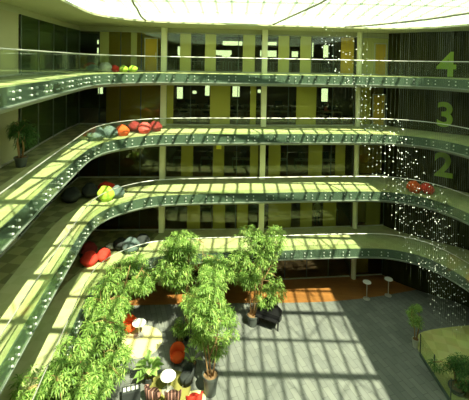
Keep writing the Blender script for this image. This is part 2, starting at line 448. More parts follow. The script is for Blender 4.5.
# cream wall and tinted glass on the left, number wall on the right, one piece per storey
for k in range(0, 5):
    z0 = LV[k] + (0 if k else 0.0); z1 = (LV[k + 1] - TH) if k < 4 else 17.06
    w = words[k] or 'ground'
    bm = bmesh.new(); wall_strip(bm, [(-8.2, 0), (-8.45, 3), (-9.15, 14.0), (-9.35, 16.0)], z0, z1, 0.2)
    o = obj('wall_left', bm, 'cream'); tag(o, 'cream wall panel at the left back of the %s floor' % w, 'wall', kind='structure')
    r = thing('window_%d' % (40 + k), 'green tinted glass wall at the back of the left walkway, %s floor' % w, 'glass wall', (0, 0, 0), 0, kind='structure')
    bm = bmesh.new(); wall_strip(bm, WLEFT[3:], z0, z1, 0.02); obj('glass_pane', bm, 'dark_glass', r)
    LP = resample([Vector(p) for p in WLEFT[3:]], 2.2)
    for p in LP:
        bm = bmesh.new(); box(bm, (p.x, p.y, (z0 + z1) / 2), (0.06, 0.08, z1 - z0)); obj('mullion', bm, 'mullion', r)
    bm = bmesh.new(); wall_strip(bm, [tuple(p) for p in smooth_path(WNUM, 4)], z0, z1 if k < 4 else CEIL, 0.2)
    o = obj('wall_right', bm, 'numwall'); tag(o, 'dark slatted curved wall on the right of the %s floor' % w, 'wall', kind='structure')
    # skirting
    bm = bmesh.new(); sweep(bm, [Vector(p) for p in WLEFT], [(0.0, z0), (0.03, z0), (0.03, z0 + 0.08), (0, z0 + 0.08)])
    o = obj('baseboard_left', bm, 'rail'); tag(o, 'pale skirting along the left wall of the %s floor' % w, 'skirting', kind='structure')

# ------------------------------------------------------------------ far glass walls
def wy(x):
    for (a, b), (c, d) in zip(WFAR, WFAR[1:]):
        if x <= c: return b + (x - a) / (c - a) * (d - b)
    return WFAR[-1][1]
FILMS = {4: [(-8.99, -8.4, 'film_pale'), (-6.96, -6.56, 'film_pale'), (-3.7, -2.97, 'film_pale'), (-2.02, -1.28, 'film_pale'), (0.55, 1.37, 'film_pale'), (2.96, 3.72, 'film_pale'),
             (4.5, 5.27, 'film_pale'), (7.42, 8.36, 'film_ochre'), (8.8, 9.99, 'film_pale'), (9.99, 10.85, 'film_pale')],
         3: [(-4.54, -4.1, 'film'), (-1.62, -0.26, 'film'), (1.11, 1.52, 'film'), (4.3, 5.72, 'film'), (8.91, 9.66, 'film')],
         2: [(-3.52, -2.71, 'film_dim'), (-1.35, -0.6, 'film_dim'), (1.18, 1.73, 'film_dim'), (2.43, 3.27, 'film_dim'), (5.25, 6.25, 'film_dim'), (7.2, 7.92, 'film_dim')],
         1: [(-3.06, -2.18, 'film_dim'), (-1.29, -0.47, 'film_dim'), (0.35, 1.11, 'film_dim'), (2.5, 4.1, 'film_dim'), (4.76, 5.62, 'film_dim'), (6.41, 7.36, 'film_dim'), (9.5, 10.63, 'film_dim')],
         0: []}
BAYS = [(-10.3, -9.0), (-9.0, -4.9), (-4.55, 1.85), (2.2, 8.45), (8.85, 10.88)]
baywords = ['in the far left corner', 'left of the leftmost column', 'between the left and middle columns', 'between the middle and right columns', 'right of the rightmost column']
wn_ = 50
for k in range(0, 5):
    z0 = LV[k]; z1 = (LV[k + 1] - TH + 0.03) if k < 4 else 17.06
    w = words[k] or 'ground'
    for bi, (a, b) in enumerate(BAYS):
        r = thing('window_%d' % wn_, 'full height glazing %s on the %s floor' % (baywords[bi], w), 'glass wall', ((a + b) / 2, wy((a + b) / 2), z0), 0, kind='structure'); wn_ += 1
        cx, cy = r.location.x, r.location.y
        ang = math.atan2(wy(b) - wy(a), b - a)
        ln = math.hypot(b - a, wy(b) - wy(a))
        r.rotation_euler[2] = ang
        bm = bmesh.new(); box(bm, (0, 0, (z1 - z0) / 2), (ln, 0.02, z1 - z0)); obj('glass_pane', bm, 'win_glass', r)
        n = max(1, round(ln / 1.55))
        for i in range(n + 1):
            bm = bmesh.new(); box(bm, (-ln / 2 + ln * i / n, 0, (z1 - z0) / 2), (0.045, 0.07, z1 - z0)); obj('mullion', bm, 'mullion', r)
        bm = bmesh.new(); box(bm, (0, 0, 0.04), (ln, 0.09, 0.08)); box(bm, (0, 0, z1 - z0 - 0.03), (ln, 0.09, 0.06)); obj('window_frame', bm, 'pale_mullion', r)
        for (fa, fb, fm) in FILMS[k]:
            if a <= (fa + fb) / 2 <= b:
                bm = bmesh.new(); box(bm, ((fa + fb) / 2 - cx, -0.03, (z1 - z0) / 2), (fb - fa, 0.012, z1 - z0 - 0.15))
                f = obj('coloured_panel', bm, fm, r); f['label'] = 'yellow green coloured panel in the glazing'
# ochre walls behind the glass left of the leftmost column and a framed door
dn = 1
for k in (1, 2, 3, 4):
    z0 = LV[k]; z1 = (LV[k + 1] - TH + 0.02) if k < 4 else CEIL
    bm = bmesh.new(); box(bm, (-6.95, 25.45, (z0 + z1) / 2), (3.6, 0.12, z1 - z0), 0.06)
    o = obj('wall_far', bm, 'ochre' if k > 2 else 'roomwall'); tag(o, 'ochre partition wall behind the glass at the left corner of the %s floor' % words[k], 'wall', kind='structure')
    if k in (3, 4):
        for (da, db) in ([(-6.03, -5.2)] if k == 4 else []) + [(9.85, 10.7)]:
            r = thing('door_%d' % dn, 'pale framed door %s on the %s floor' % ('beside the leftmost column' if da < 0 else 'right of the rightmost column', words[k]), 'door', ((da + db) / 2, wy((da + db) / 2) - 0.06, z0 + 0.02), 0.06, kind='structure'); dn += 1
            ww = db - da
            bm = bmesh.new()
            for s in (-1, 1): box(bm, (s * ww / 2, 0, 1.1), (0.05, 0.08, 2.2))
            box(bm, (0, 0, 2.2), (ww + 0.05, 0.08, 0.05)); obj('door_frame', bm, 'pale_mullion', r)
            bm = bmesh.new(); box(bm, (0, 0.02, 1.08), (ww - 0.05, 0.03, 2.14)); obj('door_leaf', bm, 'film_ochre', r)
            bm = bmesh.new(); tube(bm, [(ww * 0.38, -0.05, 0.85), (ww * 0.38, -0.05, 1.25)], 0.015); obj('door_handle', bm, 'rail', r)
# partitions inside the rooms
for k in range(0, 5):
    z0 = LV[k]; z1 = (LV[k + 1] - TH + 0.02) if k < 4 else CEIL
    for X in {0: (-8.9, -5.1, 2.0, 8.75), 1: (-8.9, -5.1, 1.0, 5.3, 8.75), 2: (-8.9, -5.1, 2.0, 8.75)}.get(k, (-8.9, -5.1, 8.75)):
        bm = bmesh.new(); box(bm, (X, 29.3, (z0 + z1) / 2), (0.12, 6.7, z1 - z0)); o = obj('wall_partition', bm, 'roomwall')
        tag(o, 'partition wall between rooms on the %s floor' % (words[k] or 'ground'), 'wall', kind='structure')
bm = bmesh.new(); box(bm, (9.45, 26.5, 1.5), (1.0, 0.08, 2.9), 0.12); o = obj('wall_far', bm, 'ochre'); tag(o, 'reddish ochre panel beside the ground floor column', 'wall', kind='structure')
bm = bmesh.new(); box(bm, (9.9, 26.75, 5.1), (1.9, 0.08, 2.9), 0.1); box(bm, (9.9, 26.75, 8.7), (1.9, 0.08, 2.9), 0.1); box(bm, (9.9, 26.75, 12.3), (1.9, 0.08, 2.9), 0.1); box(bm, (9.9, 26.75, 15.8), (1.9, 0.08, 2.9), 0.1)
o = obj('wall_far', bm, 'ochre'); tag(o, 'ochre wall behind the glass right of the rightmost column', 'wall', kind='structure')

# ------------------------------------------------------------------ columns
for (x, y, lab) in [(-4.72, 24.71, 'leftmost'), (2.02, 25.05, 'middle'), (8.67, 25.80, 'rightmost')]:
    bm = bmesh.new()
    if lab == 'rightmost': cyl(bm, (0, 0, 0), 0.17, CEIL, seg=24)
    else: box(bm, (0, 0, CEIL / 2), (0.36, 0.36, CEIL))
    o = obj('column', bm, 'column', bevel=0.02 if lab != 'rightmost' else 0, loc=(x, y, 0)); tag(o, '%s of the three pale tall columns along the far glass wall' % lab, 'column')

# ------------------------------------------------------------------ balustrades
bolt_me = None
def bolt_mesh():
    bm = bmesh.new()
    bmesh.ops.create_cone(bm, cap_ends=True, segments=10, radius1=0.034, radius2=0.030, depth=0.05, matrix=Matrix.Rotation(math.pi / 2, 4, 'X'))
    me = bpy.data.meshes.new('bolt'); bm.to_mesh(me); bm.free(); me.materials.append(MT['bolt']); return me
bolt_me = bolt_mesh()
NODES = resample(EDGE, 1.22)
for k in (1, 2, 3, 4):
    z = LV[k]
    r = thing('balustrade', 'glass balustrade with steel handrail around the %s gallery, %s' % (words[k], {4: 'topmost', 3: 'second from the top', 2: 'third from the top', 1: 'lowest'}[k]), 'balustrade', (0, 0, z))
    N = offset(NODES, 0.115)
    idx = [i for i in range(len(N) - 1) if (N[i].y > 7.5 if N[i].x < 0 else N[i].y > 14)]
    order = sorted(idx, key=lambda i: (N[i] - Vector((0, 0))).length * (1 if N[i].x < 13 else 2))[:25]
    rest = bmesh.new()
    for i in idx:
        a, b = N[i], N[i + 1]; d = b - a; ln = d.length; ang = math.atan2(d.y, d.x); m = (a + b) / 2
        bm = bmesh.new(); box(bm, (0, 0, 0.26), (ln - 0.015, 0.018, 1.42))
        g = obj('glass_panel', bm, 'rail_glass', r, loc=(m.x, m.y, 0)); g.rotation_euler[2] = ang
        for sx in (-1, 1):
            for zz in (-0.14, -0.34):
                if i in order:
                    bo = bpy.data.objects.new('bolt', bolt_me); COL.objects.link(bo); bo.parent = g
                    bo.location = (sx * (ln / 2 - 0.2), -0.03, zz)
                else:
                    off = Matrix.Translation((m.x, m.y, 0)) @ Matrix.Rotation(ang, 4, 'Z') @ Matrix.Translation((sx * (ln / 2 - 0.2), -0.03, zz)) @ Matrix.Rotation(math.pi / 2, 4, 'X')
                    bmesh.ops.create_cone(rest, cap_ends=True, segments=8, radius1=0.034, radius2=0.030, depth=0.05, matrix=off)
    o = obj('bolt', rest, 'bolt', r); o['kind'] = 'stuff'
    bm = bmesh.new()
    rp = [N[i] for i in idx] + [N[idx[-1] + 1]]
    rp = smooth_path(rp, 3)
    tube(bm, [(p.x, p.y, 0.985) for p in rp], 0.023, 8)
    obj('handrail', bm, 'rail', r, smooth=True)

# ------------------------------------------------------------------ roof
def ribbon(bm, P, hw, hh, side):
    side = side.normalized(); rows = []
    for p in P:
        p = Vector(p); rows.append([bm.verts.new(p + side * a * hw + Vector((0, 0, b * hh))) for a, b in ((-1, -1), (1, -1), (1, 1), (-1, 1))])
    for a, b in zip(rows, rows[1:]):
        for i in range(4):
            j = (i + 1) % 4; bm.faces.new((a[i], a[j], b[j], b[i]))
    bm.faces.new(rows[0]); bm.faces.new(rows[-1][::-1])
def roofz(x, y):
    u = (y - 11.0) / 13.6; v = (x - 3.6) / 12.4
    return 17.62 + 1.25 * (1 - u * u) - 0.1 * v * v
roof = thing('window_30', 'arched glass roof over the atrium', 'glass roof', (0, 0, 0), 0, kind='structure')
XS = [-8.7 + 0.85 * i for i in range(30)]; YS = [-2.4 + 2.2 * i for i in range(13)]
YS = [y for y in YS if y <= 24.6]
bm = bmesh.new(); grid = [[bm.verts.new((x, y, roofz(x, y))) for x in XS] for y in YS]
for j in range(len(YS) - 1):
    for i in range(len(XS) - 1): bm.faces.new((grid[j][i], grid[j][i + 1], grid[j + 1][i + 1], grid[j + 1][i]))
obj('glass_pane', bm, 'roof_glass', roof)
for x in XS:
    bm = bmesh.new(); P = [(x, YS[0] + (YS[-1] - YS[0]) * t / 24, roofz(x, YS[0] + (YS[-1] - YS[0]) * t / 24) + 0.0) for t in range(25)]
    ribbon(bm, P, 0.062, 0.03, Vector((1, 0, 0))); obj('glazing_bar', bm, 'bar', roof)
for j, y in enumerate(YS):
    bm = bmesh.new(); rr = 0.17 if j % 2 == 0 else 0.09
    ribbon(bm, [(x, y, roofz(x, y) - 0.03) for x in XS], rr, 0.03, Vector((0, 1, -0.05 * (y - 11) / 6))); obj('cross_beam', bm, 'bar', roof)
bm = bmesh.new()
for j in (1, 3, 5, 7, 9):
    for i in range(0, len(XS) - 4, 4):
        a = (XS[i], YS[j], roofz(XS[i], YS[j]) - 0.05); b = (XS[i + 2], YS[j + 1], roofz(XS[i + 2], YS[j + 1]) - 0.05); c = (XS[i + 4], YS[j], roofz(XS[i + 4], YS[j]) - 0.05)
        tube(bm, [a, b], 0.03, 5); tube(bm, [b, c], 0.03, 5)
obj('diagonal_brace', bm, 'bar', roof)
for pts, lab in [([(2.25, 22.2, 17.42), (2.75, 21.6, 17.62), (3.5, 20.4, 17.92), (4.41, 19.0, 18.29), (4.9, 16.5, 18.6)], 'bent olive roof pipe rising from the opening edge above the middle column'),
                 ([(6.75, 22.8, 17.42), (8.0, 21.6, 17.44), (9.7, 19.5, 17.52), (10.9, 17.0, 17.62), (12.5, 13, 17.8)], 'long olive roof pipe curving along the right part of the opening'),
                 ([(-5.1, 21.1, 17.42), (-5.15, 20.2, 17.55), (-5.05, 19, 17.8), (-4.98, 18, 17.96), (-4.5, 15.5, 18.3)], 'short olive roof pipe at the far left corner of the opening')]:
    bm = bmesh.new(); P = smooth_path([(p[0], p[1]) for p in pts], 4)
    zz = smooth_path([(p[2], 0) for p in pts], 4)
    tube(bm, [(p.x, p.y, q.x) for p, q in zip(P, zz)], 0.055, 8)
    o = obj('roof_pipe', bm, 'truss', smooth=True); tag(o, lab, 'pipe')

# ------------------------------------------------------------------ numbers on the curved wall
def numeral(ch, z, lab):
    cu = bpy.data.curves.new('numeral', 'FONT'); cu.body = ch; cu.size = 2.15; cu.extrude = 0.015; cu.offset = 0.055
    cu.align_x = 'CENTER'
    t = bpy.data.objects.new('t', cu); COL.objects.link(t)
    me = bpy.data.meshes.new_from_object(t.evaluated_get(bpy.context.evaluated_depsgraph_get()))
    COL.objects.unlink(t); bpy.data.objects.remove(t)
    me.materials.clear(); me.materials.append(MT['green_paint'])
    o = bpy.data.objects.new('wall_numeral', me); COL.objects.link(o)
    o.location = (13.62, 23.78, z); o.rotation_euler = (math.pi / 2, 0, math.atan2(23.1 - 23.95, 14.75 - 13.5))
    tag(o, lab, 'number'); return o
numeral('4', 14.50, 'large green numeral 4 on the dark curved wall, topmost of three')
numeral('3', 11.27, 'large green numeral 3 on the dark curved wall, below the 4')
numeral('2', 8.0, 'large green numeral 2 on the dark curved wall, lowest of three')

# ------------------------------------------------------------------ bean bags and lounge cushions
def beanbag_mesh(seed, squash=1.0):
    bm = bmesh.new()
    bmesh.ops.create_icosphere(bm, subdivisions=4, radius=1)
    for v in bm.verts:
        p = v.co.copy(); t = (p.z + 1) / 2
        w = 0.46 * (1 - 0.42 * max(0, t - 0.25) ** 1.2 * 1.3)
        n = noise.noise(p * 1.6 + Vector((seed, 0, 0))) * 0.12 + noise.noise(p * 4 + Vector((0, seed, 0))) * 0.04
        z = (0.70 * t ** 0.9) * squash
        if t < 0.12: z = 0.0 + t * 0.3
        v.co = Vector((p.x * w * (1 + n) * 1.05, p.y * w * (1 + n) + 0.10 * t, z * (1 + n * 0.6)))
    bmesh.ops.recalc_face_normals(bm, faces=bm.faces)
    me = bpy.data.meshes.new('bean_bag'); bm.to_mesh(me); bm.free()
    for p in me.polygons: p.use_smooth = True
    return me
def bag(x, y, z, m, s, lab, rz=0.0, sq=1.0, grp=None):
    me = beanbag_mesh(rnd.uniform(0, 50), sq); me.materials.append(MT[m])
    o = bpy.data.objects.new('bean_bag', me); COL.objects.link(o); o.location = (x, y, z + 0.002); o.scale = (s, s, s); o.rotation_euler[2] = rz
    return tag(o, lab, 'bean bag')
bag(-9.3, 23.9, 14.4, 'maroon', 1.0, 'dull red bean bag at the back corner of the topmost gallery', 0, 0.8)
bag(-8.45, 22.1, 14.4, 'slate', 0.9, 'slate bean bag furthest left beside pale grey one on the topmost gallery', .5, 0.7)
bag(-7.72, 22.2, 14.4, 'grey', 0.85, 'pale grey bean bag beside the red one on the topmost gallery', 1)
bag(-7.2, 22.45, 14.4, 'red', 0.6, 'small red bean bag between grey and lime ones on the topmost gallery', 2)
bag(-6.75, 22.55, 14.4, 'lime', 0.62, 'lime green bean bag next to the red one on the topmost gallery', 3)
bag(-6.25, 22.75, 14.4, 'lime', 0.62, 'lime green bean bag furthest right on the topmost gallery', 3.6)
bag(-7.35, 19.75, 10.8, 'slate', 1.05, 'slate grey bean bag furthest left in the row by the second highest rail', 0.3)
bag(-6.85, 20.55, 10.8, 'slate', 0.95, 'slate grey bean bag touching the orange one by the second highest rail', 1.1)
bag(-7.75, 20.9, 10.8, 'maroon', 0.8, 'dark maroon bean bag behind the slate pair on the second highest gallery', 1.1)
bag(-6.3, 21.15, 10.8, 'orange', 0.9, 'bright orange bean bag between grey and red ones on the second highest gallery', 2.2)
bag(-6.0, 22.45, 10.8, 'maroon', 0.9, 'deep dark red bean bag left behind the coral pink one', 2.9)
bag(-4.75, 22.6, 10.8, 'maroon', 0.9, 'deep dark red bean bag right behind the coral pink one', 0.9)
bag(-5.3, 21.95, 10.8, 'pink', 0.92, 'coral pink bean bag furthest right on the second highest gallery', 0.2)
bag(-8.95, 20.4, 7.2, 'dark', 1.15, 'large black bean bag furthest left on the third gallery from the top', 0.3)
bag(-8.2, 21.25, 7.2, 'dark', 1.1, 'large black bean bag beside the red cushion on the third gallery from the top', 1.3)
bag(-7.55, 22.1, 7.2, 'red', 1.15, 'red bean bag behind the lime one at the gallery corner', 2.3, 0.75)
bag(-7.1, 20.75, 7.2, 'lime', 1.12, 'bright lime bean bag at the corner rail', 1.3)
bag(-6.6, 21.2, 7.2, 'slate', 0.95, 'slate grey bean bag to the right of the bright lime one', 1.3)
bag(11.4, 22.95, 7.2, 'orange', 1.0, 'orange red bean bag on the right hand walkway below the 2', 0.7)
bag(12.15, 22.8, 7.2, 'red', 0.95, 'crimson bean bag right of the orange one below the 2', 1.7)
bag(-8.35, 21.6, 3.6, 'maroon', 1.1, 'dark red bean bag behind the big red one on the lowest gallery', 1.7)
bag(-7.95, 20.5, 3.6, 'red', 1.05, 'big bright red bean bag on the lowest gallery, left piece', 0.4)
bag(-7.3, 21.05, 3.6, 'red', 0.95, 'big bright red bean bag on the lowest gallery, right piece', 1.4)
bag(-7.35, 22.4, 3.6, 'white', 0.7, 'small white cushion between red and black bags on the lowest gallery', 0.4, 0.5)
bag(-6.75, 22.3, 3.6, 'dark', 0.95, 'black bean bag next to the white cushion on the lowest gallery', 0.4)
bag(-6.0, 22.0, 3.6, 'slate', 1.2, 'large slate bean bag next to the rail of the lowest gallery', 0.9)
bag(-5.5, 22.8, 3.6, 'dark', 1.0, 'black bean bag furthest right on the lowest gallery', 0.9)

# ------------------------------------------------------------------ plants
def add_leaf(bm, p, d, L, w, droop):
    d = d.normalized(); side = d.cross(Vector((0, 0, 1)))
    if side.length < 0.1: side = Vector((1, 0, 0))
    side.normalize()
    mid = p + d * L * 0.5; tip = p + d * L * 0.9 + Vector((0, 0, -droop * L))
    nrm = side.cross(d)
    a = bm.verts.new(p); b = bm.verts.new(mid + side * w * 0.5 + nrm * w * 0.15); c = bm.verts.new(tip); e = bm.verts.new(mid - side * w * 0.5 + nrm * w * 0.15)
    q = bm.verts.new(mid)
    bm.faces.new((a, b, q)); bm.faces.new((b, c, q)); bm.faces.new((c, e, q)); bm.faces.new((e, a, q))

def pot(root, r, h, m='pot'):
    bm = bmesh.new(); lathe(bm, [(r * 0.72, 0), (r * 0.95, h * 0.86), (r * 1.05, h * 0.86), (r * 1.05, h), (r * 0.93, h), (r * 0.90, h * 0.90)], 28)
    obj('pot', bm, m, root, smooth=False)
    bm = bmesh.new(); cyl(bm, (0, 0, h * 0.88), r * 0.91, 0.03); obj('soil', bm, 'soil', root)

def tree(x, y, z, H, crown, lab, seed, pr=0.34, ph=0.62, nr=330, lean=(0, 0), m='leaf', ll=0.34, stems=4, grp=None):
    R = random.Random(seed)
    root = thing('potted_tree', lab, 'tree', (x, y, z))
    pot(root, pr, ph)
    bm = bmesh.new(); cen = Vector((lean[0], lean[1], H - crown[2]))
    tips = []
    for s in range(stems):
        a = 2 * math.pi * s / stems + R.uniform(-.4, .4)
        b0 = Vector((math.cos(a) * pr * .3, math.sin(a) * pr * .3, ph * 0.85))
        t = cen + Vector((math.cos(a) * crown[0] * .35, math.sin(a) * crown[1] * .35, crown[2] * R.uniform(.0, .6)))
        m1 = b0.lerp(t, .35) + Vector((R.uniform(-.12, .12), R.uniform(-.12, .12), 0.15)); m2 = b0.lerp(t, .7) + Vector((R.uniform(-.2, .2), R.uniform(-.2, .2), 0.1))
        tube(bm, [b0, m1, m2, t], [0.04, 0.034, 0.024, 0.012], 7)
        tips += [m1, m2, t, b0.lerp(t, .5), m2.lerp(t, .5)]
    fb = bmesh.new(); bb = bm
    # lobes give the crown an uneven outline
    lobes = []
    for i in range(13):
        u = Vector((R.gauss(0, 1), R.gauss(0, 1), R.gauss(0, 1))).normalized() * R.uniform(.4, .9)
        lobes.append((Vector((u.x * crown[0], u.y * crown[1], u.z * crown[2])) + cen, R.uniform(.28, .45)))
    for i in range(nr):
        c, f = lobes[i % len(lobes)]
        u = Vector((R.gauss(0, 1), R.gauss(0, 1), R.gauss(0, 1))).normalized() * R.uniform(.45, 1) ** .5
        p = c + Vector((u.x * crown[0] * f, u.y * crown[1] * f, u.z * crown[2] * f * .8))
        if p.z < ph + .25: p.z = ph + .25 + R.random() * .4
        if i % 7 == 0:
            q = min(tips, key=lambda t: (t - p).length)
            tube(bb, [q, q.lerp(p, .5) + Vector((0, 0, .12)), p], [0.012, 0.009, 0.005], 4)
        n = R.randint(8, 12); base = R.uniform(0, 6.28)
        out = (p - cen); out.z = 0
        for j in range(n):
            a = base + j * 2.4
            el = R.uniform(-.7, .55)
            d = Vector((math.cos(a) * math.cos(el), math.sin(a) * math.cos(el), math.sin(el)))
            add_leaf(fb, p + d * 0.03, d, ll * R.uniform(.7, 1.2), ll * 0.17, R.uniform(.1, .5))
    obj('trunk', bb, 'trunk', root, smooth=True)
    obj('foliage', fb, m, root)
    return root

tree(-0.84, 16.55, 0, 4.9, (1.25, 1.0, 1.7), 'tall long-leaved potted tree beside the red-orange chair, in a charcoal pot', 1, nr=560, lean=(-0.05, 0.2), pr=0.36, ph=0.9, ll=.27)
tree(-2.3, 19.9, 0, 6.0, (2.2, 1.2, 1.8), 'tall potted tree left behind the charcoal-potted one, below the lowest rail', 2, nr=850, lean=(0.05, 0), ll=.27)
tree(-0.8, 18.5, 0, 4.5, (1.45, 0.8, 1.2), 'leafy tree crowded between two taller ones at the centre', 3, nr=420, lean=(-.1, 0), ll=.27)
tree(1.3, 21.0, 0, 5.85, (1.6, 1.0, 2.6), 'potted tree standing alone beside the black piano', 4, nr=780, lean=(.45, .1), ll=.26)
tree(-5.5, 12.6, 0, 4.9, (1.55, 1.3, 1.3), 'large leafy tree nearest the viewer at the lower left', 5, nr=720, ll=0.28, lean=(-.1, 0))
tree(-5.2, 14.9, 0, 5.1, (1.25, 1.0, 1.5), 'leafy tree in the left cluster directly behind the nearest one', 6, nr=520, ll=.27)
tree(-5.9, 17.0, 0, 5.2, (1.25, 1.0, 1.4), 'leafy tree in the middle of the left cluster below the red bean bags', 8, nr=560, ll=.27)
tree(-6.0, 19.3, 0, 4.9, (1.5, 0.9, 1.2), 'leafy tree at the back of the left cluster beside the orange chair', 9, nr=460, lean=(.7, .2), ll=.27)
# small slim tree by the green platform
tree(10.0, 19.55, 0, 2.35, (0.5, 0.45, 0.6), 'small round-headed tree in a pale pot beside the green platform', 10, pr=0.17, ph=0.45, nr=240, m='leaf', ll=0.13, stems=2)
for ch in [c for c in COL.objects if c.name.startswith('pot') and c.parent and 'pale pot' in c.parent.get('label', '')]: ch.data.materials[0] = MT['pot_pale']
tree(10.55, 16.75, 0, 1.55, (0.95, 0.8, 0.6), 'low dark bushy shrub at the lower right corner', 11, pr=0.35, ph=0.35, nr=260, m='leaf_dark', ll=0.2)
tree(-8.5, 14.75, 10.8, 2.1, (0.42, 0.5, 0.7), 'dark indoor plant against the cream wall on the left walkway', 12, pr=0.25, ph=0.4, nr=120, m='leaf_dark', ll=0.24)
tree(-2.65, 19.3, 0, 1.3, (0.4, 0.4, 0.38), 'small bushy plant behind the red-orange chair', 13, pr=0.2, ph=0.35, nr=60, m='leaf', ll=0.26)

def broadleaf(x, y, lab, seed, n=14, L=0.55, w=0.3):
    R = random.Random(seed); root = thing('potted_plant', lab, 'plant', (x, y, 0)); pot(root, 0.2, 0.38)
    bm = bmesh.new(); sb = bmesh.new()
    for i in range(n):
        a = i * 2.4; h = R.uniform(.5, 1.0); e = R.uniform(.2, .9)
        b = Vector((math.cos(a) * .18, math.sin(a) * .18, h))
        tube(sb, [(0, 0, .33), (b.x * .5, b.y * .5, h * .7), b], [0.012, 0.01, 0.008], 5)
        d = Vector((math.cos(a) * math.cos(e), math.sin(a) * math.cos(e), math.sin(e)))
        add_leaf(bm, b, d, L * R.uniform(.7, 1.1), w, .25)
    obj('stems', sb, 'leaf_pale', root); obj('leaves', bm, 'leaf_pale', root); return root
broadleaf(-3.75, 16.95, 'broad-leaved pale green plant to the left of the front white round table', 21, 26, .6, .34)
broadleaf(-1.8, 17.8, 'broad-leaved plant behind the black chair right of the front white table', 22, 14, .45, .22)

# ------------------------------------------------------------------ ground floor furniture
def disc(name, x, y, r, m, lab, z=0.0, h=0.012, seg=40, sy=1.0):
    bm = bmesh.new(); cyl(bm, (0, 0, 0), r, h, seg=seg); o = obj(name, bm, m, loc=(x, y, z)); o.scale[1] = sy
    return tag(o, lab, 'rug')
disc('round_rug', -2.75, 16.75, 1.0, 'rug_olive', 'round olive rug under the front white table', 0.0135)
disc('round_rug', -4.8, 19.6, 1.15, 'rug_cream', 'round cream rug under the rear white table', 0.0)
bm = bmesh.new(); box(bm, (0, 0, 0.006), (2.4, 1.5, 0.012)); o = obj('rug', bm, 'rug_cream', bevel=0.004, loc=(-2.2, 15.85, 0)); o.rotation_euler[2] = 0.08; tag(o, 'square cream rug in front of the front white table', 'rug')

def round_table(x, y, r, h, lab, foot=0.28):
    root = thing('round_table', lab, 'table', (x, y, 0.026 if h < 1 else 0.012))
    bm = bmesh.new(); lathe(bm, [(r * .96, h - 0.03), (r, h - 0.022), (r, h - 0.008), (r * .985, h)], 40); obj('tabletop', bm, 'white', root)
    bm = bmesh.new(); cyl(bm, (0, 0, 0.02), 0.03, h - 0.05); obj('pedestal', bm, 'rail', root, smooth=False)
    bm = bmesh.new(); lathe(bm, [(foot, 0), (foot, 0.012), (foot * .5, 0.02), (0.04, 0.05)], 30); obj('foot', bm, 'rail', root)
round_table(-2.79, 16.6, 0.36, 0.72, 'white round table in the front seating group')
round_table(-4.99, 19.98, 0.36, 0.72, 'white round table in the rear seating group, partly behind leaves')
round_table(8.8, 23.55, 0.26, 1.1, 'tall white bistro table on the timber floor, left of two', 0.22)
round_table(10.35, 23.92, 0.26, 1.1, 'tall white bistro table on the timber floor, right of two', 0.22)

def tub_chair(x, y, rz, m, lab, z=0.0, s=1.0):
    root = thing('tub_chair', lab, 'chair', (x, y, z), rz); root.scale = (s, s, s)
    bm = bmesh.new(); lathe(bm, [(0.24, 0.16), (0.29, 0.2), (0.30, 0.36), (0.27, 0.42), (0.0, 0.43)], 28); obj('seat', bm, m, root, smooth=True)
    bm = bmesh.new(); n = 20; rows = []
    for i in range(n + 1):
        a = math.radians(-20 + 220 * i / n); hh = 0.5 + 0.32 * math.sin(math.pi * i / n) ** .8
        c, s_ = math.cos(a), math.sin(a)
        rows.append([bm.verts.new((c * r_, s_ * r_, z_)) for r_, z_ in ((0.305, 0.14), (0.36, hh * .6), (0.385, hh), (0.33, hh), (0.305, hh * .6), (0.295, 0.3))])
    for a, b in zip(rows, rows[1:]):
        for i in range(6):
            j = (i + 1) % 6; bm.faces.new((a[i], b[i], b[j], a[j]))
    bm.faces.new(rows[0]); bm.faces.new(rows[-1][::-1]); obj('backrest', bm, m, root, smooth=True)
    for sx in (-1, 1):
        for sy in (-1, 1):
            bm = bmesh.new(); tube(bm, [(sx * .17, sy * .17, .18), (sx * .2, sy * .2, 0)], [0.02, 0.014], 8); obj('leg', bm, 'desk_leg', root)
    return root
tub_chair(-2.6, 18.2, 0.1, 'orange', 'red-orange tub chair behind the front white table')
tub_chair(-3.35, 16.05, 2.6, 'stripe', 'striped tub chair at the lower left of the front white table', 0.03)
tub_chair(-2.45, 15.95, 3.3, 'stripe', 'striped tub chair directly below the front white table', 0.03)
tub_chair(-2.0, 17.0, -1.3, 'dark', 'black tub chair right of the front white table')
tub_chair(-1.5, 15.85, 3.5, 'red', 'red tub chair at the bottom edge beside the charcoal pot')
tub_chair(-5.55, 20.25, 0.9, 'orange', 'orange tub chair left of the rear white table, behind leaves')

# black low cabinet with white cards near the left cluster
root = thing('magazine_rack', 'black rack holding small white cards beside the left trees', 'rack', (-4.35, 16.15, 0), 0.3)
bm = bmesh.new(); box(bm, (0, 0, .25), (.8, .4, .5)); obj('case', bm, 'dark', root, bevel=0.02)
for i in range(4):
    bm = bmesh.new(); box(bm, (-.28 + .18 * i, -.05, .56), (.11, .02, .14), 0, -.4); c = obj('card', bm, 'white', root)

